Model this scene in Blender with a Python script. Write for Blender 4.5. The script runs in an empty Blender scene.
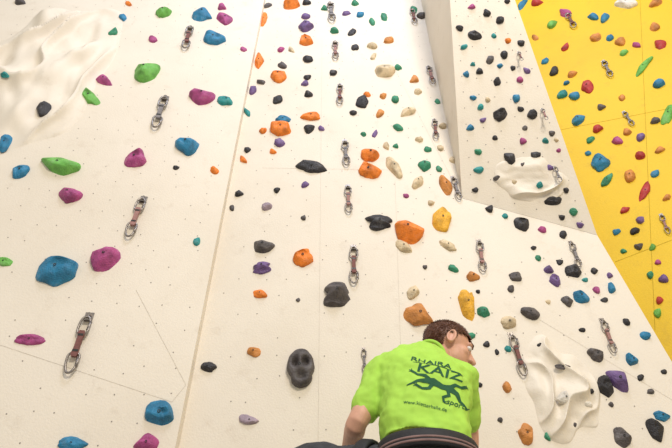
import bpy, bmesh, math, random
from mathutils import Vector, Matrix, noise
from mathutils.bvhtree import BVHTree
random.seed(7)
scene = bpy.context.scene
scene.view_settings.view_transform = 'Standard'
scene.view_settings.look = 'None'

CZ = 1.5
P = math.radians(39.4); CP, SP = math.cos(P), math.sin(P)
F = 520.0
C = Vector((0, 0, CZ))
D = 2.7

# ------------------------------------------------------------ camera
cd = bpy.data.cameras.new("camera"); cam = bpy.data.objects.new("camera", cd)
scene.collection.objects.link(cam)
cam.location = C; cam.rotation_euler = (math.pi/2 + P, 0, 0)
cd.sensor_width = 36; cd.lens = F/672*36; cd.clip_start = 0.02
scene.camera = cam

def ray(px, py):
    X = px-336; Y = 224-py
    return Vector((X, F*CP - Y*SP, F*SP + Y*CP))
def hit(px, py, pl):
    r = ray(px, py); p0, n = pl
    return C + r * ((p0-C).dot(n)/r.dot(n))
def V(x, y, z): return Vector((x, y, z+CZ))

# ------------------------------------------------------------ materials
def mk(name): 
    m = bpy.data.materials.new(name); m.use_nodes = True
    return m, m.node_tree.nodes, m.node_tree.links, m.node_tree.nodes['Principled BSDF']
def simple(name, col, rough=0.55, metal=0.0, var=0.12, nscale=30, bump=0.15, bscale=120, dirt=None):
    m, N, L, b = mk(name)
    tc = N.new('ShaderNodeTexCoord')
    nz = N.new('ShaderNodeTexNoise'); nz.inputs['Scale'].default_value = nscale; nz.inputs['Detail'].default_value = 4
    L.new(tc.outputs['Object'], nz.inputs['Vector'])
    cr = N.new('ShaderNodeValToRGB')
    c = Vector(col)
    a = [max(0, v*(1-var*1.6)) for v in c]; 
    e = [min(1, v*(1+var)+0.02*var) for v in c]
    if dirt: e = list(dirt)
    cr.color_ramp.elements[0].color = (*a, 1); cr.color_ramp.elements[1].color = (*e, 1)
    cr.color_ramp.elements[0].position = 0.3; cr.color_ramp.elements[1].position = 0.75 if not dirt else 1.0
    if dirt:
        k = cr.color_ramp.elements.new(0.58); k.color = (*[min(1,v*(1+var*.6)) for v in c], 1)
    L.new(nz.outputs['Fac'], cr.inputs['Fac']); L.new(cr.outputs['Color'], b.inputs['Base Color'])
    b.inputs['Roughness'].default_value = rough; b.inputs['Metallic'].default_value = metal
    n2 = N.new('ShaderNodeTexNoise'); n2.inputs['Scale'].default_value = bscale; n2.inputs['Detail'].default_value = 3
    L.new(tc.outputs['Object'], n2.inputs['Vector'])
    bp = N.new('ShaderNodeBump'); bp.inputs['Strength'].default_value = bump; bp.inputs['Distance'].default_value = 0.01
    L.new(n2.outputs['Fac'], bp.inputs['Height']); L.new(bp.outputs['Normal'], b.inputs['Normal'])
    return m
def wallmat(name, c1, c2, c3):
    m, N, L, b = mk(name)
    tc = N.new('ShaderNodeTexCoord')
    nz = N.new('ShaderNodeTexNoise'); nz.inputs['Scale'].default_value = 0.9; nz.inputs['Detail'].default_value = 8; nz.inputs['Roughness'].default_value = 0.65
    L.new(tc.outputs['Object'], nz.inputs['Vector'])
    cr = N.new('ShaderNodeValToRGB')
    cr.color_ramp.elements[0].color = (*c2, 1); cr.color_ramp.elements[1].color = (*c1, 1)
    cr.color_ramp.elements[0].position = 0.28; cr.color_ramp.elements[1].position = 0.6
    L.new(nz.outputs['Fac'], cr.inputs['Fac'])
    n3 = N.new('ShaderNodeTexNoise'); n3.inputs['Scale'].default_value = 7; n3.inputs['Detail'].default_value = 9; n3.inputs['Roughness'].default_value = 0.75
    L.new(tc.outputs['Object'], n3.inputs['Vector'])
    cr2 = N.new('ShaderNodeValToRGB'); cr2.color_ramp.elements[0].position = 0.56; cr2.color_ramp.elements[1].position = 0.85
    cr2.color_ramp.elements[0].color = (0,0,0,1); cr2.color_ramp.elements[1].color = (0.8,0.8,0.8,1)
    L.new(n3.outputs['Fac'], cr2.inputs['Fac'])
    mx = N.new('ShaderNodeMix'); mx.data_type = 'RGBA'
    L.new(cr2.outputs['Color'], mx.inputs['Factor']); L.new(cr.outputs['Color'], mx.inputs['A']); mx.inputs['B'].default_value = (*c3, 1)
    L.new(mx.outputs['Result'], b.inputs['Base Color'])
    b.inputs['Roughness'].default_value = 0.6
    n2 = N.new('ShaderNodeTexNoise'); n2.inputs['Scale'].default_value = 90; n2.inputs['Detail'].default_value = 5
    L.new(tc.outputs['Object'], n2.inputs['Vector'])
    bp = N.new('ShaderNodeBump'); bp.inputs['Strength'].default_value = 0.25; bp.inputs['Distance'].default_value = 0.006
    L.new(n2.outputs['Fac'], bp.inputs['Height']); L.new(bp.outputs['Normal'], b.inputs['Normal'])
    return m
M_wall = wallmat("wall_paint_cream", (0.80,0.73,0.62), (0.73,0.655,0.54), (0.60,0.51,0.40))
M_yel = wallmat("wall_paint_yellow", (0.78,0.52,0.004), (0.68,0.44,0.004), (0.50,0.33,0.02))
M_seam = simple("joint_cream", (0.62,0.56,0.47), 0.9)  # panel joint lines, one colour slightly darker than the cream paint
M_seam_y = simple("joint_yellow", (0.48,0.33,0.01), 0.9)
M_nut = simple("tnut_steel", (0.27,0.24,0.21), 0.6)
M_floor = simple("floor_mat_vinyl", (0.42,0.40,0.37), 0.6, nscale=3)
COL = dict(g=(0.14,0.42,0.07), t=(0.015,0.26,0.26), b=(0.015,0.19,0.36), m=(0.38,0.06,0.21), p=(0.15,0.085,0.24),
           o=(0.80,0.21,0.015), k=(0.024,0.022,0.026), d=(0.085,0.073,0.072), y=(0.80,0.42,0.03), n=(0.66,0.53,0.34),
           r=(0.42,0.03,0.028), w=(0.74,0.70,0.63), e=(0.03,0.24,0.13), c=(0.58,0.23,0.05), v=(0.36,0.28,0.34))
MH = {}
for k_, c_ in COL.items():
    dirt = tuple(min(1, 0.6*v+0.4*0.55) for v in c_)
    MH[k_] = simple("hold_resin_"+k_, c_, 0.55, var=0.25, nscale=16, bump=0.6, bscale=110, dirt=dirt)
M_bolt = simple("bolt_dark", (0.05,0.05,0.05), 0.4, metal=0.6)

# ------------------------------------------------------------ helpers
def link(o): scene.collection.objects.link(o); return o
def obj_from(name, verts, faces, mats, smooth=False, midx=None):
    me = bpy.data.meshes.new(name); me.from_pydata([tuple(v) for v in verts], [], faces)
    for m in mats: me.materials.append(m)
    if midx: me.polygons.foreach_set('material_index', midx)
    if smooth: me.polygons.foreach_set('use_smooth', [True]*len(me.polygons))
    me.update()
    return link(bpy.data.objects.new(name, me))

# ------------------------------------------------------------ planes
n_main = Vector((0,-1,0)); PL_main = (Vector((0,D,0)), n_main)
aL = math.radians(8)
n_left = Vector((math.sin(aL), -math.cos(aL), 0)); PL_left = (Vector((-0.75, D-0.06, 0)), n_left)
A_ = hit(462,198,PL_main); P1 = hit(597,235,PL_main); P2 = hit(672,362,PL_main)
r = ray(450,0); T_ = C + r*((A_.x)/r.x)
n_w = (P1-A_).cross(T_-A_).normalized()
if n_w.y > 0: n_w = -n_w
PL_w = (A_, n_w)
P0 = hit(515,0,PL_w)
aY = math.radians(30)
n_y = Vector((-math.sin(aY), -math.cos(aY), 0)); PL_y = (Vector((1.5,3.4,0)), n_y)
TOP = 9.0
dz = (P2-P1)/(P2.z-P1.z)
PB = P1 + dz*(0-P1.z)
xm = -0.86; YB = D+0.10
verts = [(xm,D,0),(PB.x,D,0),tuple(P1),(A_.x+.05,D,A_.z+.02),(A_.x+.05,D,TOP),(xm,D,TOP),
         (PB.x-.02,YB,0),(P1.x-.05,YB,P1.z-.06),(A_.x+.03,YB,A_.z),(A_.x+.03,YB,TOP),(xm,YB,TOP),(xm,YB,0)]
faces = [(0,1,2,3,4,5),(1,6,7,2),(2,7,8,3),(3,8,9,4),(4,9,10,5)]
wm = obj_from("wall_front", verts, faces, [M_wall])
uL = Vector((-math.cos(aL), -math.sin(aL), 0)); S0 = Vector((-0.75, D-0.06, 0))
SB = S0+uL*0.055; ST = S0-uL*0.045+Vector((0,0,TOP))
LE = S0 + uL*4.2
verts = [SB, LE, LE+Vector((0,0,TOP)), ST, Vector((SB.x,D+0.1,0)), Vector((ST.x,D+0.1,TOP)),
         LE+Vector((0,0.4,0)), LE+Vector((0,0.4,TOP))]
wl = obj_from("wall_left", verts, [(1,0,3,2),(0,4,5,3),(3,5,7,2),(1,2,7,6)], [M_wall])
def ext(a,b,k): return a+(b-a)*k
T2 = ext(A_,T_,1.35); R2 = ext(P1,P0,1.35); XB = A_.x+0.06
verts = [A_, P1, R2, T2, Vector((A_.x,D+0.02,T2.z)), Vector((XB,D+0.02,R2.z)), Vector((A_.x,D+0.02,A_.z)), Vector((P1.x-.02,D+0.02,P1.z-.01)),
         Vector((T2.x,T2.y,TOP)), Vector((R2.x,R2.y,TOP)), Vector((XB,D+.02,TOP)), Vector((T2.x,D+.02,TOP))]
ww = obj_from("wall_overhang", verts, [(0,1,2,3),(0,3,4,6),(1,7,5),(1,5,2),(3,2,9,8),(3,8,11,4),(2,5,10,9),(8,9,10,11)], [M_wall])
uY = Vector((math.cos(aY), -math.sin(aY), 0)); Y0 = PL_y[0]-uY*1.3; Y1 = PL_y[0]+uY*4.0
up = Vector((0,0,TOP)); bk = Vector((0.05,0.12,0))
wy = obj_from("wall_right", [Y0,Y1,Y1+up,Y0+up,Y0+bk,Y1+bk,Y1+bk+up,Y0+bk+up], [(0,1,2,3),(1,5,6,2),(0,3,7,4),(5,4,7,6),(3,2,6,7)], [M_yel])
fl = obj_from("floor", [(-5.5,-5,0),(6,-5,0),(6,4.4,0),(-5.5,4.4,0),(-5.5,-5,-.2),(6,-5,-.2),(6,4.4,-.2),(-5.5,4.4,-.2)],
              [(0,1,2,3),(4,7,6,5),(0,4,5,1),(1,5,6,2),(2,6,7,3),(3,7,4,0)], [M_floor])

def strips(name, segs, mat):
    vs, fs = [], []
    for (x1,y1,x2,y2,pl,w) in segs:
        a = hit(x1,y1,pl); b = hit(x2,y2,pl); n = pl[1]
        s = (b-a).normalized().cross(n)*w/2
        i = len(vs); o = n*0.0012
        vs += [a+s+o, a-s+o, b-s+o, b+s+o]; fs.append((i,i+1,i+2,i+3))
    return obj_from(name, vs, fs, [mat])
strips("trim_1", [(0,345,172,402,PL_left,.0020),(136,290,186,385,PL_left,.0020),(186,385,172,402,PL_left,.002)], M_seam)
strips("trim_2", [(462,198,597,235,PL_main,.004),(390,60,462,198,PL_main,.0015),(395,180,404,448,PL_main,.0015),
                  (322,40,318,448,PL_main,.0015),(540,320,672,400,PL_main,.0015),(262,168,390,170,PL_main,.0014)], M_seam)
strips("trim_3", [(560,130,672,108,PL_y,.003),(640,0,655,330,PL_y,.003),(615,262,672,240,PL_y,.003)], M_seam_y)

# T-nut holes
vs, fs = [], []
def disc(c, n, rr, k=6):
    a = n.orthogonal().normalized(); b = n.cross(a); i = len(vs)
    for j in range(k):
        t = 2*math.pi*j/k; vs.append(c+n*0.0015+(a*math.cos(t)+b*math.sin(t))*rr)
    fs.append(tuple(range(i,i+k)))
for ix in range(-5, 20):
    for iz in range(0, 46):
        if random.random() < 0.35: continue
        x = -0.45+ix*0.125+random.uniform(-.025,.025); z = 1.6+iz*0.13+random.uniform(-.025,.025)
        if x < -0.68 : continue
        if x > A_.x-0.05 and z > P1.z-0.1: continue
        if x > 1.6: continue
        disc(Vector((x,D,z)), n_main, 0.0038)
for ix in range(0, 26):
    for iz in range(0, 46):
        if random.random() < 0.35: continue
        p = S0+uL*(0.12+ix*0.125+random.uniform(-.025,.025)); p.z = 1.6+iz*0.13+random.uniform(-.025,.025)
        disc(p, n_left, 0.0038)
for i in range(17):
    for j in range(6):
        a = ext(A_,T2,(i+.5)/17); b = ext(P1,R2,(i+.5)/17)
        disc(a.lerp(b,(j+.5)/6), n_w, 0.0042)
obj_from("bolt_holes", vs, fs, [M_nut])

# plaster rock relief
RB = []
def relief(cx, cy, w, h, pl, amp, seed, fr=1.0):
    n = pl[1]; c = hit(cx,cy,pl)
    u = (hit(cx+w/2,cy,pl)-c); v = Vector((0,0,1)); v = (v-n*v.dot(n)).normalized()*abs((hit(cx,cy-h/2,pl)-c).length)
    G = 130; vs, fs, on = [], [], []
    for j in range(G+1):
        for i in range(G+1):
            a = 2*i/G-1; b = 2*j/G-1
            ang = math.atan2(b,a); rr = math.hypot(a,b)
            lim = 0.80+0.26*noise.noise(Vector((math.cos(ang)*1.6,math.sin(ang)*1.6,seed)))
            fo = min(1,max(0, 1-(rr/lim)**2)*1.6); on.append(fo>0)
            q = Vector((a*1.3*fr,b*1.3*fr,seed*3.1))
            wv = noise.noise(q*0.9)*3.0
            s1 = 1-abs(math.sin(a*2.6*fr-b*2.0*fr+wv*1.5))
            hgt = 0.30+0.50*s1**1.5+0.40*noise.noise(q*1.3)+0.14*noise.noise(q*3.2)
            vs.append(c+u*a+v*b+n*(fo**0.7*amp*max(0.06,hgt)-0.002))
    for j in range(G):
        for i in range(G):
            k=j*(G+1)+i; f=(k,k+1,k+G+2,k+G+1)
            if any(on[q] for q in f): fs.append(f)
    RB.append(BVHTree.FromPolygons([tuple(p) for p in vs], fs))
    return obj_from("rock_relief", vs, fs, [M_wall], True)
relief(48,66,165,150,PL_left,0.19,1.3,1.7)
relief(528,180,90,60,PL_w,0.06,4.2)
relief(558,390,85,115,PL_main,0.075,8.8,1.2)

# ------------------------------------------------------------ holds
def hold_geo(px, py, w, h, rot, pl, kind, big, hk=0.44):
    n = pl[1]; c = hit(px,py,pl); rr = math.radians(rot)
    ax = hit(px+w/2*math.cos(rr), py-w/2*math.sin(rr), pl)-c
    bx = hit(px-h/2*math.sin(rr), py-h/2*math.cos(rr), pl)-c
    rd = (c-C).normalized(); dist=(c-C).length
    for B in RB:                       # bolt onto the relief surface where there is one
        q = B.ray_cast(C, rd)
        if q[0] is not None and q[3] < dist-0.004:
            c = q[0]-n*0.006; dist = q[3]
    la, lb = ax.length, bx.length
    a = ax.normalized(); b = n.cross(a).normalized()
    if b.dot(bx) < 0: b = -b
    H = min(la,lb)*2*hk; H = max(H, 0.010)
    seg, rings = (32,10) if big else (12,4)
    sd = random.uniform(0,99); vs=[]; fs=[]
    fa = random.choice([-1,1]); 
    cuts=[]
    for _ in range(5 if big else 2):
        t=random.uniform(0,6.28); e_=random.uniform(.25,1.1)
        nn=Vector((math.cos(t)*math.cos(e_),math.sin(t)*math.cos(e_),math.sin(e_))); cuts.append((nn,random.uniform(.66,.92)))
    for j in range(rings):
        ph = (math.pi/2)*j/rings
        for i in range(seg):
            t = 2*math.pi*i/seg; ct, st = math.cos(t), math.sin(t)
            q = Vector((ct*0.9, st*0.9, sd))
            ro = 1+0.30*noise.noise(q*1.2)+0.10*noise.noise(q*3)
            if kind=='face': ro = 1+0.05*noise.noise(q*3)
            rad = math.cos(ph)**0.75*ro
            x, y = rad*ct, rad*st
            z = math.sin(ph)**(0.8 if kind!='face' else .5)
            if kind=='tear': y *= (1-0.48*x*fa); z *= (1-0.3*x*fa)
            elif kind=='jug': z *= (1+0.5*y)-0.5*math.exp(-((x)**2*3+(y-.2)**2*9)); 
            elif kind=='bean': y += 0.36*(x*x)-0.14; 
            elif kind=='crimp': z *= 0.6+0.5*max(0,y); y *= 0.9-0.12*abs(x)
            elif kind=='lobe': 
                k2 = 1-0.38*math.exp(-((y+0.05)**2)*18); x *= k2; z *= 0.8+0.4*math.cos(y*5)
            elif kind=='face':
                z *= 0.9-0.75*(math.exp(-(((abs(x)-.38)**2)*22+(y-.22)**2*22)))-.55*math.exp(-(x*x*7+(y+.48)**2*45))+.35*math.exp(-(x*x*40+(y+.05)**2*12))+.2*math.exp(-((y-.5)**2)*40)
                x *= 1-0.16*math.exp(-((y+0.4)**2)*16)
            if kind!='face': z *= 1+0.30*noise.noise(Vector((x*1.8,y*1.8,sd+5)))
            pv_=Vector((x,y,z))
            if kind!='face':
              for nn,dd in cuts:
                ov=pv_.dot(nn)-dd
                if ov>0: pv_ -= nn*ov*0.8
            x,y,z=pv_
            if j==0: z=0
            vs.append(c+a*(x*la)+b*(y*lb)+n*(max(z,0)*H-0.001))
    tz=Vector((0,0,.8 if kind=='jug' else (1.05 if kind!='crimp' else .65)))
    for nn,dd in cuts:
        ov=tz.dot(nn)-dd
        if ov>0: tz -= nn*ov*0.8
    vs.append(c+a*(tz.x*la)+b*(tz.y*lb)+n*(H*tz.z))
    T = len(vs)-1
    for j in range(rings-1):
        for i in range(seg):
            fs.append((j*seg+i, j*seg+(i+1)%seg, (j+1)*seg+(i+1)%seg, (j+1)*seg+i))
    for i in range(seg): fs.append(((rings-1)*seg+i, (rings-1)*seg+(i+1)%seg, T))
    mi = [0]*len(fs)
    if big:
        k0=len(vs); R=min(la,lb)*0.13; R=min(max(R,.004),.008); cc=vs[T]
        for j,(r_,z_) in enumerate([(R,-.010),(R,0.002),(R*.6,0.002),(R*.5,-.003)]):
            for i in range(8):
                t=2*math.pi*i/8; vs.append(cc+a*math.cos(t)*r_+b*math.sin(t)*r_+n*z_)
        for j in range(3):
            for i in range(8): fs.append((k0+j*8+i,k0+j*8+(i+1)%8,k0+(j+1)*8+(i+1)%8,k0+(j+1)*8+i)); mi.append(1)
        fs.append(tuple(k0+24+i for i in range(8))); mi.append(1)
    return vs, fs, mi
def fixnorm(ob):
    bm=bmesh.new(); bm.from_mesh(ob.data); bmesh.ops.recalc_face_normals(bm, faces=bm.faces); bm.to_mesh(ob.data); bm.free()
L_, M_, W_, Y_ = PL_left, PL_main, PL_w, PL_y
holds = [
# left panel
(44,108,14,15,0,'k','blob',L_),(89,97,15,17,20,'g','jug',L_),(145,74,24,17,-15,'g','tear',L_),(163,14,14,10,-20,'g','tear',L_),
(113,32,9,8,0,'e','blob',L_),(123,18,9,7,0,'b','blob',L_),(128,4,6,6,0,'o','blob',L_),(153,40,10,7,-20,'m','blob',L_),(104,81,17,8,-35,'m','tear',L_),
(202,98,25,13,-12,'m','bean',L_),(213,40,24,12,-12,'b','crimp',L_),(202,16,17,12,-15,'b','tear',L_),(225,20,14,12,0,'m','jug',L_),(222,8,10,6,0,'m','blob',L_),
(226,102,17,8,-15,'t','tear',L_),(186,146,27,15,-28,'b','tear',L_),(135,160,22,15,-8,'m','jug',L_),(59,166,36,16,-22,'g','tear',L_),(5,143,13,17,0,'b','jug',L_),
(21,172,16,14,0,'b','jug',L_),(69,195,20,15,-30,'m','tear',L_),(5,75,8,6,0,'t','blob',L_),(176,168,7,5,0,'k','blob',L_),
(197,242,9,9,0,'t','blob',L_),(58,271,40,27,0,'b','jug',L_),(105,259,25,25,-30,'m','tear',L_),(4,262,18,9,-10,'g','crimp',L_),
(30,340,33,12,-3,'m','crimp',L_),(160,414,30,26,-20,'b','jug',L_),(73,444,32,14,0,'b','blob',L_),(147,444,26,18,20,'m','tear',L_),
(215,171,9,8,0,'o','blob',L_),(21,3,12,6,-20,'d','blob',L_),(244,50,7,5,0,'m','blob',L_),
# seam column
(264,20,7,13,0,'o','blob',M_),(259,62,9,16,0,'o','tear',M_),(253,90,9,10,0,'p','blob',M_),(268,6,6,6,0,'d','blob',M_),(247,112,6,10,0,'t','blob',M_),
(243,160,7,9,0,'o','blob',M_),(248,150,9,5,0,'k','blob',M_),(239,194,10,7,0,'k','blob',M_),(232,208,6,7,0,'d','blob',M_),
# center A column
(291,5,13,10,-30,'o','tear',M_),(306,17,10,5,0,'p','blob',M_),(306,28,16,8,0,'p','bean',M_),(306,42,14,9,0,'o','jug',M_),(281,50,8,5,0,'m','blob',M_),
(283,66,10,6,0,'d','blob',M_),(278,77,17,10,0,'o','jug',M_),(308,60,10,7,0,'k','blob',M_),(307,78,8,6,0,'k','blob',M_),(305,84,9,5,0,'p','blob',M_),(278,100,11,11,0,'k','jug',M_),
(309,95,9,7,0,'k','blob',M_),(311,117,20,9,0,'o','crimp',M_),(283,120,16,7,0,'b','crimp',M_),(281,130,21,13,0,'o','jug',M_),(309,129,12,11,0,'k','blob',M_),(280,144,11,9,0,'p','blob',M_),
(312,168,32,13,-10,'k','crimp',M_),(305,185,7,8,0,'p','blob',M_),(277,190,8,6,0,'k','blob',M_),(267,207,12,9,0,'v','blob',M_),
(263,247,22,14,0,'d','bean',M_),(262,268,20,13,10,'p','lobe',M_),(303,258,20,17,0,'o','jug',M_),(260,294,15,8,-15,'o','blob',M_),(337,295,30,27,0,'d','lobe',M_),
(254,352,14,10,0,'c','blob',M_),(301,369,28,37,5,'d','face',M_),(208,367,15,11,0,'k','blob',M_),(249,420,21,10,-12,'v','tear',M_),(303,218,6,6,0,'d','blob',M_),(298,300,5,5,0,'d','blob',M_),
# center B column
(355,4,8,5,0,'e','blob',M_),(360,15,8,6,0,'b','blob',M_),(352,33,7,9,0,'k','blob',M_),(355,48,9,7,0,'k','blob',M_),(372,22,7,8,0,'e','blob',M_),(384,18,8,8,0,'e','blob',M_),
(384,72,14,15,-40,'n','blob',M_),(398,68,9,6,0,'e','blob',M_),(362,103,13,11,0,'k','jug',M_),(367,95,9,5,0,'o','blob',M_),(373,57,6,8,0,'n','blob',M_),
(380,114,8,10,0,'c','blob',M_),(395,100,9,8,0,'e','blob',M_),(408,112,10,14,-30,'n','blob',M_),(398,128,12,7,-35,'e','blob',M_),(418,92,9,6,0,'n','blob',M_),
(370,156,20,13,-25,'o','bean',M_),(368,172,24,14,-8,'o','jug',M_),(394,168,12,22,15,'n','blob',M_),(375,134,6,9,0,'p','blob',M_),(386,146,8,8,0,'n','blob',M_),
(424,166,14,9,-10,'e','tear',M_),(446,186,12,20,5,'c','tear',M_),(380,223,27,15,-3,'k','lobe',M_),(407,231,32,21,-40,'o','tear',M_),(442,220,20,24,-10,'y','jug',M_),
(418,182,10,14,-20,'n','blob',M_),(431,203,8,6,0,'n','blob',M_),(428,150,8,6,0,'e','blob',M_),(406,196,6,6,0,'m','blob',M_),(448,246,20,8,-30,'n','bean',M_),
(404,247,20,10,-40,'n','blob',M_),(453,269,12,8,-25,'e','blob',M_),(473,277,13,10,0,'c','blob',M_),(419,316,30,20,-25,'c','tear',M_),(467,304,17,32,0,'y','bean',M_),
(483,312,14,10,-20,'e','blob',M_),(471,336,12,7,0,'e','blob',M_),(413,293,13,14,-20,'n','blob',M_),(452,160,7,7,0,'n','blob',M_),
(508,323,15,13,-40,'n','blob',M_),(425,267,6,5,0,'d','blob',M_),(478,292,5,5,0,'k','blob',M_),
# right lower
(521,224,16,12,0,'k','jug',M_),(489,209,10,7,0,'k','blob',M_),(505,216,7,6,0,'t','blob',M_),(542,230,9,8,0,'m','blob',M_),(563,235,9,9,0,'k','blob',M_),
(515,277,14,9,-20,'d','tear',M_),(511,289,8,8,0,'d','blob',M_),(538,258,7,7,0,'e','blob',M_),(548,270,11,9,0,'p','blob',M_),(560,262,8,6,0,'k','blob',M_),
(573,272,16,12,-35,'k','jug',M_),(555,281,13,11,0,'p','jug',M_),(567,301,14,9,-20,'d','tear',M_),(580,297,17,12,-25,'b','jug',M_),(596,290,9,7,0,'m','blob',M_),
(612,289,10,10,0,'b','blob',M_),(530,313,22,11,-20,'d','bean',M_),
(594,271,8,7,0,'k','blob',M_),(604,300,8,6,0,'k','blob',M_),(626,322,10,7,0,'k','blob',M_),(645,336,12,9,-25,'b','blob',M_),(632,360,13,12,0,'b','jug',M_),
(596,355,18,13,-10,'d','jug',M_),(617,380,27,16,-30,'p','tear',M_),(605,387,18,18,0,'k','jug',M_),(563,366,14,6,0,'d','crimp',M_),(640,378,8,8,0,'k','blob',M_),
(588,404,12,8,0,'w','blob',M_),(622,437,17,20,0,'d','jug',M_),(655,430,16,22,0,'k','jug',M_),(661,416,16,10,-10,'b','blob',M_),
(507,388,12,12,0,'c','blob',M_),(526,434,17,19,-20,'c','jug',M_),(547,437,7,10,0,'e','blob',M_),(565,398,16,12,0,'w','blob',M_),(497,352,6,6,0,'k','blob',M_),
(540,345,6,5,0,'k','blob',M_),(582,330,7,6,0,'k','blob',M_),(548,302,6,5,0,'n','blob',M_),(480,385,6,6,0,'k','blob',M_),(500,420,7,6,0,'d','blob',M_),
(664,372,7,6,0,'k','blob',M_),(650,392,8,7,0,'d','blob',M_),(575,425,7,6,0,'d','blob',M_),(534,248,6,5,0,'k','blob',M_),(585,280,6,6,0,'t','blob',M_),
# overhang
(475,36,14,9,-20,'k','jug',W_),(472,7,9,6,0,'m','blob',W_),(487,13,9,9,0,'k','blob',W_),(500,20,10,9,0,'k','blob',W_),(460,28,8,8,0,'k','blob',W_),
(464,47,9,6,0,'t','blob',W_),(490,60,8,12,0,'d','blob',W_),(504,55,9,9,0,'k','blob',W_),(508,41,7,6,0,'o','blob',W_),(480,72,9,7,0,'k','blob',W_),(466,74,7,7,0,'b','blob',W_),
(497,82,9,9,0,'k','blob',W_),(516,98,10,9,0,'b','blob',W_),(500,115,15,13,0,'k','jug',W_),(532,115,12,11,0,'k','jug',W_),(520,80,8,7,0,'m','blob',W_),(473,98,8,6,0,'b','blob',W_),
(483,120,8,6,0,'p','blob',W_),(470,128,9,7,0,'b','blob',W_),(545,141,7,7,0,'t','blob',W_),(510,158,14,11,-30,'k','tear',W_),(536,155,12,8,0,'k','blob',W_),(478,152,10,7,0,'e','blob',W_),
(479,170,12,8,-15,'t','blob',W_),(550,168,9,7,0,'p','blob',W_),(523,141,8,7,0,'m','blob',W_),(495,138,7,6,0,'k','blob',W_),(553,201,18,9,0,'k','jug',W_),(573,212,10,9,0,'e','blob',W_),
(540,185,8,8,0,'t','blob',W_),(515,182,7,6,0,'n','blob',W_),(497,178,8,6,0,'d','blob',W_),(566,190,8,7,0,'k','blob',W_),(475,190,8,6,0,'k','blob',W_),(580,225,9,7,0,'p','blob',W_),
(494,36,6,6,0,'t','blob',W_),(513,68,6,6,0,'k','blob',W_),(525,128,6,6,0,'d','blob',W_),(488,100,6,6,0,'n','blob',W_),
# yellow wall
(601,163,20,16,15,'b','jug',Y_),(587,87,13,12,20,'r','jug',Y_),(579,120,14,10,30,'b','tear',Y_),(643,67,8,19,-10,'g','tear',Y_),(645,192,9,20,-10,'r','tear',Y_),(659,84,12,10,30,'b','blob',Y_),
(668,114,12,20,0,'g','jug',Y_),(655,121,8,10,-30,'d','blob',Y_),(630,176,11,13,0,'c','blob',Y_),(617,141,11,10,20,'m','blob',Y_),(607,180,9,14,-10,'e','blob',Y_),
(565,48,9,8,0,'r','blob',Y_),(572,75,9,8,0,'c','blob',Y_),(562,95,10,9,0,'t','blob',Y_),(605,18,10,9,0,'b','blob',Y_),(636,45,9,8,0,'m','blob',Y_),(622,98,8,8,0,'c','blob',Y_),
(590,140,8,7,0,'e','blob',Y_),(640,220,10,9,0,'p','blob',Y_),(660,150,8,9,0,'c','blob',Y_),(638,247,10,8,0,'d','blob',Y_),(655,174,9,10,0,'b','blob',Y_),(552,25,9,8,0,'g','blob',Y_),
(535,38,7,7,0,'c','blob',Y_),(545,62,7,7,0,'b','blob',Y_),(625,210,8,9,0,'r','blob',Y_),(616,232,8,8,0,'b','blob',Y_),(650,275,9,9,0,'e','blob',Y_),(660,300,9,9,0,'r','blob',Y_),(626,4,24,9,0,'w','jug',Y_),
(522,5,8,10,0,'b','blob',Y_),
]
small = {}
def add_small(key, g, ck):
    vs_, fs_, cols = small.setdefault(key, ([],[],[]))
    i0 = len(vs_); vs_ += g[0]; fs_ += [tuple(i0+i for i in f) for f in g[1]]; cols += [ck]*len(g[1])
def kname(pl): return {id(L_):'left', id(M_):'front', id(W_):'overhang', id(Y_):'right'}[id(pl)]
occ=[]
for (px,py,w,h,rot,ck,kind,pl) in holds:
    occ.append((px,py,max(w,h)/2))
    if max(w,h) >= 13:
        g = hold_geo(px,py,w,h,rot,pl,kind,True)
        o = obj_from("climbing_hold", g[0], g[1], [MH[ck],M_bolt], True, g[2]); fixnorm(o)
    else:
        w*=.88; h*=.88
        if kind=='blob': kind=random.choice(['blob','tear','jug','bean'])
        add_small(kname(pl), hold_geo(px,py,w,h,rot+random.uniform(-30,30),pl,kind,False,0.45), ck)
def scatter(n, box, pl, cols, smin, smax, ok):
    c=0; t=0
    while c<n and t<n*40:
        t+=1
        px=random.uniform(box[0],box[2]); py=random.uniform(box[1],box[3])
        if not ok(px,py): continue
        s=random.uniform(smin,smax)
        if any(math.hypot(px-a,py-b)<q+s/2+2.5 for a,b,q in occ): continue
        occ.append((px,py,s/2)); c+=1
        add_small(kname(pl), hold_geo(px,py,s*random.uniform(.9,1.4),s,random.uniform(-50,50),pl,random.choice(['blob','tear','bean']),False,.45), random.choice(cols))
vpx=lambda x0,py: 337+(x0-337)*(py+409)/409
redge = lambda py: (515+py*0.349) if py<235 else 597+(py-235)*0.59
scatter(12,(365,0,450,190),M_,'eennncdo',4,7,lambda x,y: vpx(372,y)-4<x<min(vpx(425,y),424+y*.19)-4)
scatter(7,(320,0,372,150),M_,'kbdep',4,6,lambda x,y: vpx(322,y)<x<vpx(372,y))
scatter(5,(240,0,330,160),M_,'dpkon',4,6,lambda x,y: vpx(268,y)<x<vpx(315,y))
scatter(12,(455,0,590,225),W_,'kkdtbpmn',4,6.5,lambda x,y: 457+y*.06<x<redge(y)-6 and y<195+(x-462)*.25)
scatter(5,(480,230,660,440),M_,'kkdpbt',4,7,lambda x,y: 480<x<redge(y)-10)
scatter(26,(520,0,670,330),Y_,'rrccbbegpmdk',5,9,lambda x,y: x>redge(y)+7)
for k2,(vs_,fs_,cols) in small.items():
    keys = sorted(set(cols))
    o = obj_from("small_climbing_holds", vs_, fs_, [MH[c] for c in keys], True, [keys.index(c) for c in cols]); fixnorm(o)

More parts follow.
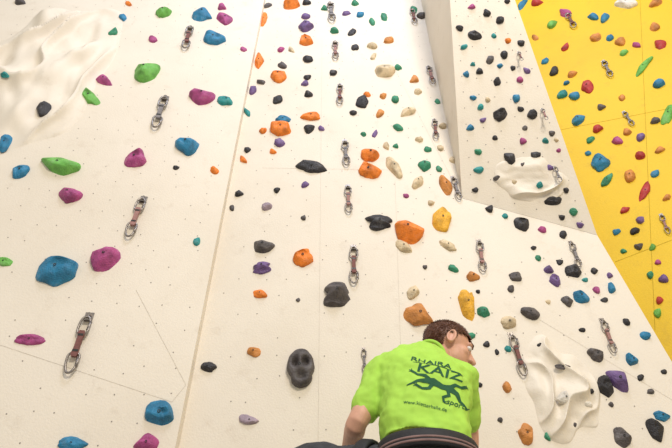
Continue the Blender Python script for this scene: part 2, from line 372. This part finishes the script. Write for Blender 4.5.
# ------------------------------------------------------------ quickdraws
M_steel = simple("steel", (0.30,0.27,0.25), 0.35, metal=0.8, var=0.15)
M_slA = simple("sling_maroon", (0.20,0.08,0.07), 0.8); M_slB = simple("sling_grey", (0.24,0.22,0.22), 0.8); M_slC = simple("sling_pink", (0.36,0.19,0.17), 0.8)
def tube_bm(bm, pts, radii, seg=8, closed=False, mat=0, flat=None):
    rings=[]; n=len(pts); prev=None
    for i,p in enumerate(pts):
        if closed: t=(pts[(i+1)%n]-pts[i-1]).normalized()
        else: t=(pts[min(i+1,n-1)]-pts[max(i-1,0)]).normalized()
        if prev is None: a=t.orthogonal().normalized()
        else:
            a=(prev-t*prev.dot(t)).normalized()
        prev=a; b=t.cross(a)
        r_=radii[i] if isinstance(radii,(list,tuple)) else radii
        rings.append([bm.verts.new(p+(a*math.cos(2*math.pi*k/seg)+b*math.sin(2*math.pi*k/seg))*r_) for k in range(seg)])
    m = n if closed else n-1
    for i in range(m):
        A,B=rings[i],rings[(i+1)%n]
        off=0
        if closed and i==n-1:
            off=min(range(seg), key=lambda o:(A[0].co-B[o].co).length)
        for k in range(seg):
            f=bm.faces.new((A[k],A[(k+1)%seg],B[(k+1+off)%seg],B[(k+off)%seg])); f.material_index=mat; f.smooth=True
    if not closed:
        for R in (rings[0],rings[-1]):
            f=bm.faces.new(R); f.material_index=mat
def box_bm(bm, c, s, mat, rot=None):
    r_=bmesh.ops.create_cube(bm,size=1,matrix=Matrix.Translation(c)@(rot or Matrix())@Matrix.Diagonal((*s,1)))
    for v in r_['verts']:
        for f in v.link_faces: f.material_index=mat
def loop_pts(zt, zb, w, y, flip=1):
    pts=[]; c=(zt+zb)/2; hh=(zt-zb)/2
    for i in range(22):
        t=2*math.pi*i/22; ct,st=math.cos(t),math.sin(t)
        x=w*math.copysign(abs(ct)**0.7,ct)*(1-0.25*st*flip); z=c+hh*math.copysign(abs(st)**0.85,st)
        pts.append(Vector((x,y+0.01*math.sin(t*2),z)))
    return pts
def qd_mesh(sl):
    bm=bmesh.new()
    box_bm(bm,Vector((0,-0.012,0.03)),(0.14,0.02,0.17),0)
    box_bm(bm,Vector((0,-0.055,-0.04)),(0.12,0.10,0.02),0,Matrix.Rotation(0.5,4,'X'))
    bmesh.ops.create_cone(bm,cap_ends=True,segments=6,radius1=.045,radius2=.04,depth=.05,matrix=Matrix.Translation((0,-.04,.06))@Matrix.Rotation(math.pi/2,4,'X'))
    tube_bm(bm,loop_pts(0.0,-0.33,0.085,-0.085,1),0.020,7,True,0)
    tube_bm(bm,loop_pts(-0.66,-1.0,0.088,-0.085,-1),0.020,7,True,0)
    tube_bm(bm,[Vector((0.085,-.085,-.09)),Vector((0.07,-.085,-.25))],0.026,8,False,0)
    tube_bm(bm,[Vector((0.07,-.085,-.74)),Vector((0.085,-.085,-.9))],0.026,8,False,0)
    prof=[(-.27,.04),(-.31,.058),(-.38,.042),(-.5,.040),(-.60,.042),(-.68,.058),(-.73,.04)]
    for (z1,w1),(z2,w2) in zip(prof,prof[1:]):
        vs=[bm.verts.new((sx*w, -.085+sy*.03, z)) for z,w in((z1,w1),(z2,w2)) for sx,sy in((-1,-1),(1,-1),(1,1),(-1,1))]
        for k in range(4):
            f=bm.faces.new((vs[k],vs[(k+1)%4],vs[4+(k+1)%4],vs[4+k])); f.material_index=1
        for q in (vs[:4],vs[4:]):
            f=bm.faces.new(q); f.material_index=1
    for z in (-.35,-.63):
        box_bm(bm,Vector((0,-.085,z)),(.09,.066,.04),2)
    me=bpy.data.meshes.new("quickdraw"); bmesh.ops.recalc_face_normals(bm,faces=bm.faces); bm.to_mesh(me); bm.free()
    for m in (M_steel,sl,M_bolt): me.materials.append(m)
    return me
QM=[qd_mesh(s) for s in (M_slA,M_slB,M_slC)]
qds=[(187,40,21,L_),(160,115,30,L_),(137,220,38,L_),(79,347,56,L_),(330,14,18,M_),(335,52,17,M_),(340,96,19,M_),(345,155,24,M_),(348,201,26,M_),(354,267,36,M_),(364,362,24,M_),
(430,77,17,M_),(436,131,19,M_),(455,190,22,M_),(482,258,30,M_),(516,357,40,M_),(558,178,19,W_),(545,118,15,W_),(521,60,13,W_),(575,256,24,M_),(608,338,32,M_),
(571,22,14,Y_),(608,70,15,Y_),(666,225,18,Y_),(413,18,14,M_),(628,120,14,Y_)]
for i,(px,py,Lp,pl) in enumerate(qds):
    dx=(px-337)/(py+409)
    a=hit(px-dx*Lp/2,py-Lp/2,pl); b=hit(px+dx*Lp/2,py+Lp/2,pl)
    s=(a-b).length
    o=link(bpy.data.objects.new("quickdraw",QM[i%3])); o.location=a; o.scale=(s*1.0,s,s)
    n=pl[1]; rz=math.atan2(n.x,-n.y)
    if pl is W_: o.location=a+n*0.01; o.rotation_euler=(0,0,rz)
    else: o.rotation_euler=(0,random.uniform(-.08,.08),rz)

# ------------------------------------------------------------ climber
M_skin=simple("skin",(0.66,0.36,0.25),0.5,var=0.08,nscale=25,bump=0.05)
M_shirt=simple("tshirt_lime",(0.40,0.69,0.085),0.85,var=0.06,nscale=12,bump=0.12,bscale=400)
M_hair=simple("hair_brown",(0.14,0.055,0.028),0.5,var=0.3,nscale=200,bump=0.5)
M_trs=simple("trousers_charcoal",(0.045,0.048,0.055),0.9,var=0.2)
M_har=simple("harness_webbing",(0.015,0.015,0.018),0.7); M_str=simple("harness_stripe",(0.24,0.15,0.14),0.8)
M_print=simple("shirt_print_green",(0.010,0.09,0.035),0.8,var=0.05)
M_shoe=simple("climbing_shoe_rubber",(0.03,0.03,0.03),0.6); M_shoe2=simple("climbing_shoe_upper",(0.5,0.1,0.03),0.6)
M_eye=simple("eye_white",(0.8,0.78,0.75),0.2); M_iris=simple("iris",(0.05,0.03,0.02),0.2); M_lip=simple("lip",(0.45,0.16,0.13),0.5)
root=bpy.data.objects.new("climber",None); link(root); ROOT=V(.33,2.0,.55); root.location=ROOT
def child(o,name):
    o.name=name; o.parent=root; o.matrix_parent_inverse=Matrix.Translation(-ROOT); return o
def bm_obj(bm,name,mats,vox=None,smooth=0):
    bmesh.ops.recalc_face_normals(bm,faces=bm.faces)
    me=bpy.data.meshes.new(name); bm.to_mesh(me); bm.free()
    for m in mats: me.materials.append(m)
    me.polygons.foreach_set('use_smooth',[True]*len(me.polygons))
    o=link(bpy.data.objects.new(name,me))
    if vox:
        md=o.modifiers.new("remesh",'REMESH'); md.mode='VOXEL'; md.voxel_size=vox; md.use_smooth_shade=True
        if smooth:
            s=o.modifiers.new("smooth",'SMOOTH'); s.factor=0.5; s.iterations=smooth
    return child(o,name)
def loft(bm, rings, seg=28, e=0.85):
    R=[]
    for (c,ax,ay,w,d) in rings:
        R.append([bm.verts.new(c+ax*(w*math.copysign(abs(math.cos(2*math.pi*k/seg))**e,math.cos(2*math.pi*k/seg)))+ay*(d*math.copysign(abs(math.sin(2*math.pi*k/seg))**e,math.sin(2*math.pi*k/seg)))) for k in range(seg)])
    for A,B in zip(R,R[1:]):
        for k in range(seg): bm.faces.new((A[k],A[(k+1)%seg],B[(k+1)%seg],B[k]))
    bm.faces.new(R[0]); bm.faces.new(R[-1][::-1])
def ell(bm, c, rad, M=None, sub=3):
    bmesh.ops.create_icosphere(bm,subdivisions=sub,radius=1,matrix=Matrix.Translation(c)@(M or Matrix())@Matrix.Diagonal((*rad,1)))
def tb(bm, pts, radii, seg=16):
    P_,R_=[],[]
    n=len(pts)
    for i in range(n-1):
        p0=pts[max(i-1,0)];p1=pts[i];p2=pts[i+1];p3=pts[min(i+2,n-1)]
        for k in range(4):
            t=k/4
            P_.append(0.5*((2*p1)+(p2-p0)*t+(2*p0-5*p1+4*p2-p3)*t*t+(3*p1-p0-3*p2+p3)*t**3)); R_.append(radii[i]*(1-t)+radii[i+1]*t)
    P_.append(pts[-1]);R_.append(radii[-1])
    tube_bm(bm,P_,R_,seg)
    ell(bm,P_[0],(R_[0],)*3,sub=2); ell(bm,P_[-1],(R_[-1],)*3,sub=2)

shL,shR=V(.212,2.15,.935),V(.545,2.165,.905)
elL,elR=V(.085,2.08,.70),V(.575,2.34,.69)
wrL,wrR=V(.05,2.33,.655),V(.55,2.54,.62)
sp=[(V(.333,1.995,.53),.172,.120),(V(.336,2.01,.585),.166,.112),(V(.345,2.050,.72),.176,.125),(V(.360,2.095,.83),.196,.135),(V(.378,2.14,.91),.198,.125),(V(.400,2.18,.975),.160,.10),(V(.420,2.205,1.02),.100,.078),(V(.432,2.22,1.045),.072,.066)]
sax=(shR-shL).normalized()
def rings_of(sp,k=1.0):
    out=[]
    for i,(c,w,d) in enumerate(sp):
        t=(sp[min(i+1,len(sp)-1)][0]-sp[max(i-1,0)][0]).normalized()
        ax=(sax-t*sax.dot(t)).normalized(); out.append((c,ax,t.cross(ax),w*k,d*k))
    return out
bm=bmesh.new(); loft(bm,rings_of(sp[1:]))
sl_end_L=shL.lerp(elL,.72); sl_end_R=shR.lerp(elR,.66)
tb(bm,[V(.28,2.15,.94),shL,sl_end_L],[.076,.074,.068]); tb(bm,[V(.48,2.16,.925),shR,sl_end_R],[.076,.072,.060])
shirt=bm_obj(bm,"tshirt",[M_shirt],.007,5)
tx=bpy.data.textures.new("folds",'CLOUDS'); tx.noise_scale=0.085; tx.noise_depth=2
dm=shirt.modifiers.new("folds",'DISPLACE'); dm.texture=tx; dm.strength=0.036; dm.mid_level=0.5; dm.texture_coords='GLOBAL'
# head frame
HC=V(.545,2.32,1.132)
Fd=Vector((.88,.06,-.40)).normalized(); Ud=Vector((.30,.26,1)); Ud=(Ud-Fd*Ud.dot(Fd)).normalized(); Rd=Fd.cross(Ud)
HS=1.10
HM=Matrix((Rd*HS,Fd*HS,Ud*HS)).transposed().to_4x4(); HM.translation=HC
def hp(x,y,z): return HM@Vector((x,y,z))
HR=HM.to_3x3().to_4x4()
bm=bmesh.new()
ell(bm,hp(0,-.012,.028),(.075,.095,.088),HR); ell(bm,hp(0,.030,-.025),(.060,.064,.085),HR); ell(bm,hp(0,.052,-.088),(.030,.030,.024),HR)
ell(bm,hp(0,.078,.032),(.050,.018,.014),HR); ell(bm,hp(.035,.052,-.02),(.026,.03,.024),HR); ell(bm,hp(-.035,.052,-.02),(.026,.03,.024),HR)
tb(bm,[hp(0,.088,.018),hp(0,.106,-.010),hp(0,.116,-.026)],[.009,.012,.014],10); ell(bm,hp(.012,.100,-.030),(.009,.011,.008),HR,2); ell(bm,hp(-.012,.100,-.030),(.009,.011,.008),HR,2)
ell(bm,hp(0,.090,-.055),(.024,.010,.006),HR,2); ell(bm,hp(0,.089,-.066),(.021,.010,.007),HR,2)
for s in (-1,1):
    E=HR@Matrix.Rotation(s*-.35,4,'Z')
    pts=[hp(s*(.077+.010*math.sin(t*.5)),-.012-.016*math.cos(t),-.004+.032*math.sin(t)) for t in [2*math.pi*i/14 for i in range(14)]]
    tube_bm(bm,pts,.006,8,True); ell(bm,hp(s*.074,-.012,-.004),(.007,.014,.026),E,2); ell(bm,hp(s*.078,-.006,-.032),(.006,.009,.010),E,2)
tb(bm,[V(.40,2.175,.95),V(.432,2.215,1.03),hp(0,-.025,-.065),hp(0,-.02,-.02)],[.075,.062,.058,.05])
loft(bm,rings_of(sp[:6],.82))
for sh,el,wr in((shL,elL,wrL),(shR,elR,wrR)):
    m1=sh.lerp(el,.45); m2=el.lerp(wr,.3)
    inner=V(.30,2.14,.92) if sh is shL else V(.47,2.15,.91)
    tb(bm,[inner,sh,m1,el,m2,wr],[.06,.056,.050,.041,.043,.028])
    d=(wr-el).normalized(); side=Vector((1,0,0)); side=(side-d*side.dot(d)).normalized(); u2=side.cross(d).normalized()
    if u2.z<0: u2=-u2
    inn=1 if sh is shL else -1
    pc=wr+d*.05
    Mh=Matrix((side,d,u2)).transposed().to_4x4()
    ell(bm,pc,(.042,.055,.017),Mh); ell(bm,wr+d*.012,(.029,.03,.02),Mh)
    for k,(off,ln) in enumerate([(-.031,.82),(-.010,.97),(.011,1.0),(.032,.92)] if inn>0 else [(.031,.82),(.010,.97),(-.011,1.0),(-.032,.92)]):
        b0=pc+side*off+d*.038
        p1_=b0+(d*.040+u2*.010)*ln; p2_=p1_+(d*.020-u2*.018)*ln; p3_=p2_+(d*.004-u2*.022)*ln
        tube_bm(bm,[b0-d*.02,b0,p1_,p2_,p3_],[.009,.0095,.009,.008,.0065],10); ell(bm,p3_,(.0068,)*3,sub=2)
    t0=pc+side*inn*.030-d*.025; t1=t0+side*inn*.026+d*.026-u2*.008; t2=t1+side*inn*.004+d*.028-u2*.012
    tube_bm(bm,[t0-side*inn*.01,t0,t1,t2],[.013,.013,.011,.008],10); ell(bm,t2,(.0085,)*3,sub=2)
bm_obj(bm,"body",[M_skin],.0045,3)
for s in (-1,1):
    bm=bmesh.new(); ell(bm,hp(s*.031,.079,.012),(.013,.012,.010),HR); bm_obj(bm,"eye",[M_eye])
    bm=bmesh.new(); ell(bm,hp(s*.031,.0885,.012),(.005,.003,.005),HR,2); bm_obj(bm,"iris",[M_iris])
    bm=bmesh.new(); tube_bm(bm,[hp(s*.012,.097,.034),hp(s*.03,.094,.040),hp(s*.050,.080,.034)],[.003,.004,.002],8); bm_obj(bm,"eyebrow",[M_hair])
bm=bmesh.new(); tube_bm(bm,[hp(-.023,.091,-.060),hp(0,.101,-.059),hp(.023,.091,-.060)],[.002,.0045,.002],8); bm_obj(bm,"lips",[M_lip])
# hair cap with tufts
bm=bmesh.new(); bmesh.ops.create_icosphere(bm,subdivisions=5,radius=1)
for v in bm.verts:
    c=v.co; q=1+0.03*noise.noise(c*4); v.co=Vector((c.x*.084*q,c.y*.106*q-.014,c.z*.097*q+.030))
dead=[]
for f in bm.faces:
    c=f.calc_center_median()
    fr = c.y>.055 and c.z<.075-0.15*abs(c.x)
    sb = c.y>.012 and c.z<.035 and c.y<=.055
    sd_ = c.y>-.035 and c.z<.012
    if fr or (c.y>.030 and c.z<.05) or sb or sd_ or c.z<-.050: dead.append(f)
bmesh.ops.delete(bm,geom=dead,context='FACES')
fl_=[(f.calc_center_median().copy(),f.normal.copy()) for f in bm.faces]
for i in range(3000):
    c,nm=random.choice(fl_)
    tg=(Vector((random.uniform(-.4,.4),.5,-.5))+Vector((0,-1.0,-.3))*(1 if c.z<.06 else 0)); tg=tg-nm*tg.dot(nm)
    if tg.length<.01: continue
    tg.normalize(); dr=(nm*.45+tg).normalized(); sd2=nm.cross(dr).normalized()*.0016; ln=random.uniform(.008,.018)
    a=bm.verts.new(c-nm*.002+sd2);b=bm.verts.new(c-nm*.002-sd2);e=bm.verts.new(c+dr*ln); g_=bm.verts.new(c-nm*.002+nm*.003)
    bm.faces.new((a,b,e)); bm.faces.new((b,g_,e)); bm.faces.new((g_,a,e))
bm.transform(HM)
me=bpy.data.meshes.new("hair"); bm.to_mesh(me); bm.free(); me.materials.append(M_hair)
child(link(bpy.data.objects.new("hair",me)),"hair")
nk=(hp(0,-.025,-.07)-V(.432,2.215,1.03)).normalized(); a1=nk.orthogonal().normalized(); b1=nk.cross(a1)
bm=bmesh.new(); cc=V(.430,2.218,1.038)
tube_bm(bm,[cc+(a1*math.cos(t)+b1*math.sin(t))*.070 for t in [2*math.pi*i/28 for i in range(28)]],.009,8,True); bm_obj(bm,"collar",[M_shirt])
# trousers
hL,hR=V(.235,2.0,.485),V(.43,2.01,.47); knL,knR=V(-.145,2.19,.572),V(.50,2.27,.10); anL,anR=V(-.07,2.45,.22),V(.47,2.36,-.29)
bm=bmesh.new()
ell(bm,V(.333,2.0,.49),(.172,.126,.12)); 
tb(bm,[hL,hL.lerp(knL,.5),knL,knL.lerp(anL,.35),anL],[.105,.085,.066,.068,.055]); tb(bm,[hR,hR.lerp(knR,.5),knR,knR.lerp(anR,.35),anR],[.105,.088,.066,.068,.055])
loft(bm,rings_of([(V(.333,2.0,.46),.165,.12),(V(.336,2.005,.555),.162,.110)]))
tr=bm_obj(bm,"trousers",[M_trs],.01,4)
d2=tr.modifiers.new("folds",'DISPLACE'); d2.texture=tx; d2.strength=0.02; d2.texture_coords='GLOBAL'
for an,toe,nm_ in((anL,V(-.06,2.665,.14),"shoe"),(anR,V(.50,2.665,-.39),"shoe")):
    bm=bmesh.new()
    tb(bm,[an+Vector((0,-.01,.0)),an+Vector((0,-.035,-.06)),an.lerp(toe,.5)+Vector((0,0,-.035)),toe+Vector((0,-.03,-.01))],[.045,.04,.042,.024])
    bm_obj(bm,nm_,[M_shoe2],.008,2)
    bm=bmesh.new(); tb(bm,[an+Vector((0,-.045,-.08)),an.lerp(toe,.5)+Vector((0,0,-.058)),toe+Vector((0,-.03,-.025))],[.028,.034,.022]); bm_obj(bm,"shoe_sole",[M_shoe],.008,2)
def belt(name,c,t,w,d,hh,th,mat):
    t=t.normalized(); ax=(sax-t*sax.dot(t)).normalized(); ay=t.cross(ax); bm=bmesh.new(); R=[]
    N_=48
    for k in range(N_):
        a=2*math.pi*k/N_; o=ax*math.cos(a)*w+ay*math.sin(a)*d; nn=(ax*math.cos(a)/w+ay*math.sin(a)/d).normalized()
        R.append([bm.verts.new(c+o+nn*x+t*z) for x,z in((-th,-hh),(th*.6,-hh),(th,-hh*.6),(th,hh*.6),(th*.6,hh),(-th,hh))])
    for k in range(N_):
        A,B=R[k],R[(k+1)%N_]
        for j in range(6): bm.faces.new((A[j],A[(j+1)%6],B[(j+1)%6],B[j]))
    return bm_obj(bm,name,[mat])
tw=Vector((0.02,.25,1)); tn=tw.normalized()
bc=V(.336,1.998,.548)
belt("harness_belt",bc,tw,.178,.129,.030,.010,M_har)
belt("harness_webbing",bc-tn*.004,tw,.186,.137,.004,.005,M_str); belt("harness_webbing",bc-tn*.018,tw,.186,.137,.004,.005,M_str)
belt("leg_loop",hL.lerp(knL,.32),(knL-hL),.103,.103,.025,.008,M_har); belt("leg_loop",hR.lerp(knR,.32),(knR-hR),.103,.103,.025,.008,M_har)
bm=bmesh.new()
for s in (-1,1):
    p=[bc+Vector((s*.05,-.14,-.02)),bc+Vector((s*.08,-.165,-.075)),bc+Vector((s*.13,-.135,-.075)),bc+Vector((s*.165,-.07,-.02))]
    tube_bm(bm,p,.006,8)
bm_obj(bm,"gear_loops",[M_har])
def wall_hold(p,w,h,ck,kind='jug'):
    dd=p-C; dep=dd.dot(Vector((0,CP,SP))); px=336+F*dd.x/dep; py=224-F*dd.dot(Vector((0,-SP,CP)))/dep
    g=hold_geo(px,py,w,h,0,M_,kind,True); o=obj_from("climbing_hold",g[0],g[1],[MH[ck],M_bolt],True,g[2]); fixnorm(o)
wall_hold(Vector((.03,D,2.12)),30,20,'o'); wall_hold(Vector((.54,D,2.05)),30,24,'o'); wall_hold(Vector((-.06,D,1.57)),34,24,'b'); wall_hold(Vector((.50,D,1.05)),36,26,'m')

# printed logo on the back of the shirt
bpy.context.view_layer.update()
dg=bpy.context.evaluated_depsgraph_get()
bvh=BVHTree.FromObject(shirt,dg)
OX,OZ=.398,.818+CZ; roll=math.radians(-12); PS=.90
pv,pf=[],[]
def add_flat(bm):
    bmesh.ops.triangulate(bm,faces=bm.faces)
    for _ in range(5):
        es=[e for e in bm.edges if e.calc_length()>.007]
        if not es: break
        bmesh.ops.subdivide_edges(bm,edges=es,cuts=1); bmesh.ops.triangulate(bm,faces=bm.faces)
    i0=len(pv)
    for v in bm.verts:
        u,w=v.co.x*PS,v.co.y*PS; x=OX+u*math.cos(roll)-w*math.sin(roll); z=OZ+u*math.sin(roll)+w*math.cos(roll)
        h=bvh.ray_cast(Vector((x,1.2,z)),Vector((0,1,0)))
        loc=h[0] if h[0] else Vector((x,2.0,z))
        pv.append(loc+(h[1] if h[0] else Vector((0,-1,0)))*.0022)
    bm.verts.index_update()
    for f in bm.faces: pf.append(tuple(i0+v.index for v in f.verts))
    bm.free()
def text(s,size,x,y,off=0.0,shear=0,sx=1.0):
    cu=bpy.data.curves.new("t",'FONT'); cu.body=s; cu.size=size; cu.align_x='CENTER'; cu.offset=off; cu.shear=shear; cu.resolution_u=3
    o=link(bpy.data.objects.new("t",cu)); bpy.context.view_layer.update()
    me=bpy.data.meshes.new_from_object(o.evaluated_get(bpy.context.evaluated_depsgraph_get()))
    bm=bmesh.new(); bm.from_mesh(me)
    for v in bm.verts: v.co.x*=sx
    bmesh.ops.translate(bm,verts=bm.verts,vec=(x,y,0)); add_flat(bm)
    bpy.data.objects.remove(o); bpy.data.meshes.remove(me)
def stroke(pts,ws):
    bm=bmesh.new(); prev=None
    for i,(x,y) in enumerate(pts):
        a=pts[max(i-1,0)];b=pts[min(i+1,len(pts)-1)]; t=Vector((b[0]-a[0],b[1]-a[1],0)).normalized(); n=Vector((-t.y,t.x,0))*ws[i]
        cur=(bm.verts.new(Vector((x,y,0))+n),bm.verts.new(Vector((x,y,0))-n))
        if prev: bm.faces.new((prev[0],prev[1],cur[1],cur[0]))
        prev=cur
    add_flat(bm)
text("RHAIRA",.042,-.035,.078,.0006,.12,1.25); text("KAIZ",.064,.005,.024,.0008,.1,1.45)
stroke([(-.115,.070),(-.04,.075),(.03,.073),(.09,.066)],[.001,.0022,.0022,.001])
stroke([(-.13,-.058),(-.09,-.030),(-.05,-.014),(-.02,-.012),(.02,-.028),(.05,-.026),(.085,-.045),(.10,-.075),(.135,-.095),(.15,-.075)],[.002,.006,.012,.017,.014,.016,.012,.008,.004,.001])
stroke([(-.03,-.010),(-.055,.010),(-.09,.006),(-.115,.022)],[.009,.008,.006,.006]); stroke([(-.02,-.02),(-.035,-.050),(-.065,-.060),(-.09,-.050)],[.009,.008,.006,.005])
stroke([(.05,-.025),(.078,-.002),(.105,-.004),(.13,.014)],[.009,.008,.006,.006]); stroke([(.045,-.032),(.05,-.065),(.025,-.080),(.03,-.102)],[.009,.008,.006,.005])
for (x,y) in ((-.115,.022),(-.09,-.050),(.13,.014),(.03,-.102)):
    for a in (-.9,0,.9): stroke([(x,y),(x+.014*math.cos(a+(2.6 if x<0 else .6)),y+.014*math.sin(a+(2.6 if x<0 else .6)))],[.003,.001])
text("sports",.036,.085,-.105,.0004,.25)
text("www.kletterhalle.de",.022,-.045,-.142,.0001)
pr=obj_from("shirt_print",pv,pf,[M_print],True); child(pr,"shirt_print")

# ------------------------------------------------------------ light
w=bpy.data.worlds.new("hall_light"); scene.world=w; w.use_nodes=True
bg=w.node_tree.nodes['Background']; bg.inputs['Color'].default_value=(1.0,0.955,0.875,1); bg.inputs['Strength'].default_value=0.62
def area(name,loc,target,size,power,col):
    l=bpy.data.lights.new(name,'AREA'); l.size=size; l.energy=power; l.color=col
    o=link(bpy.data.objects.new(name,l)); o.location=loc; o.rotation_euler=(Vector(target)-Vector(loc)).to_track_quat('-Z','Y').to_euler()
area("hall_lamp_warm",(1.6,-3.4,6.0),(0.1,2.7,3.2),1.1,270,(1.0,.90,.76))
area("skylight",(0.6,-0.9,8.8),(0.3,2.7,6.0),1.8,170,(.68,.77,1.0))
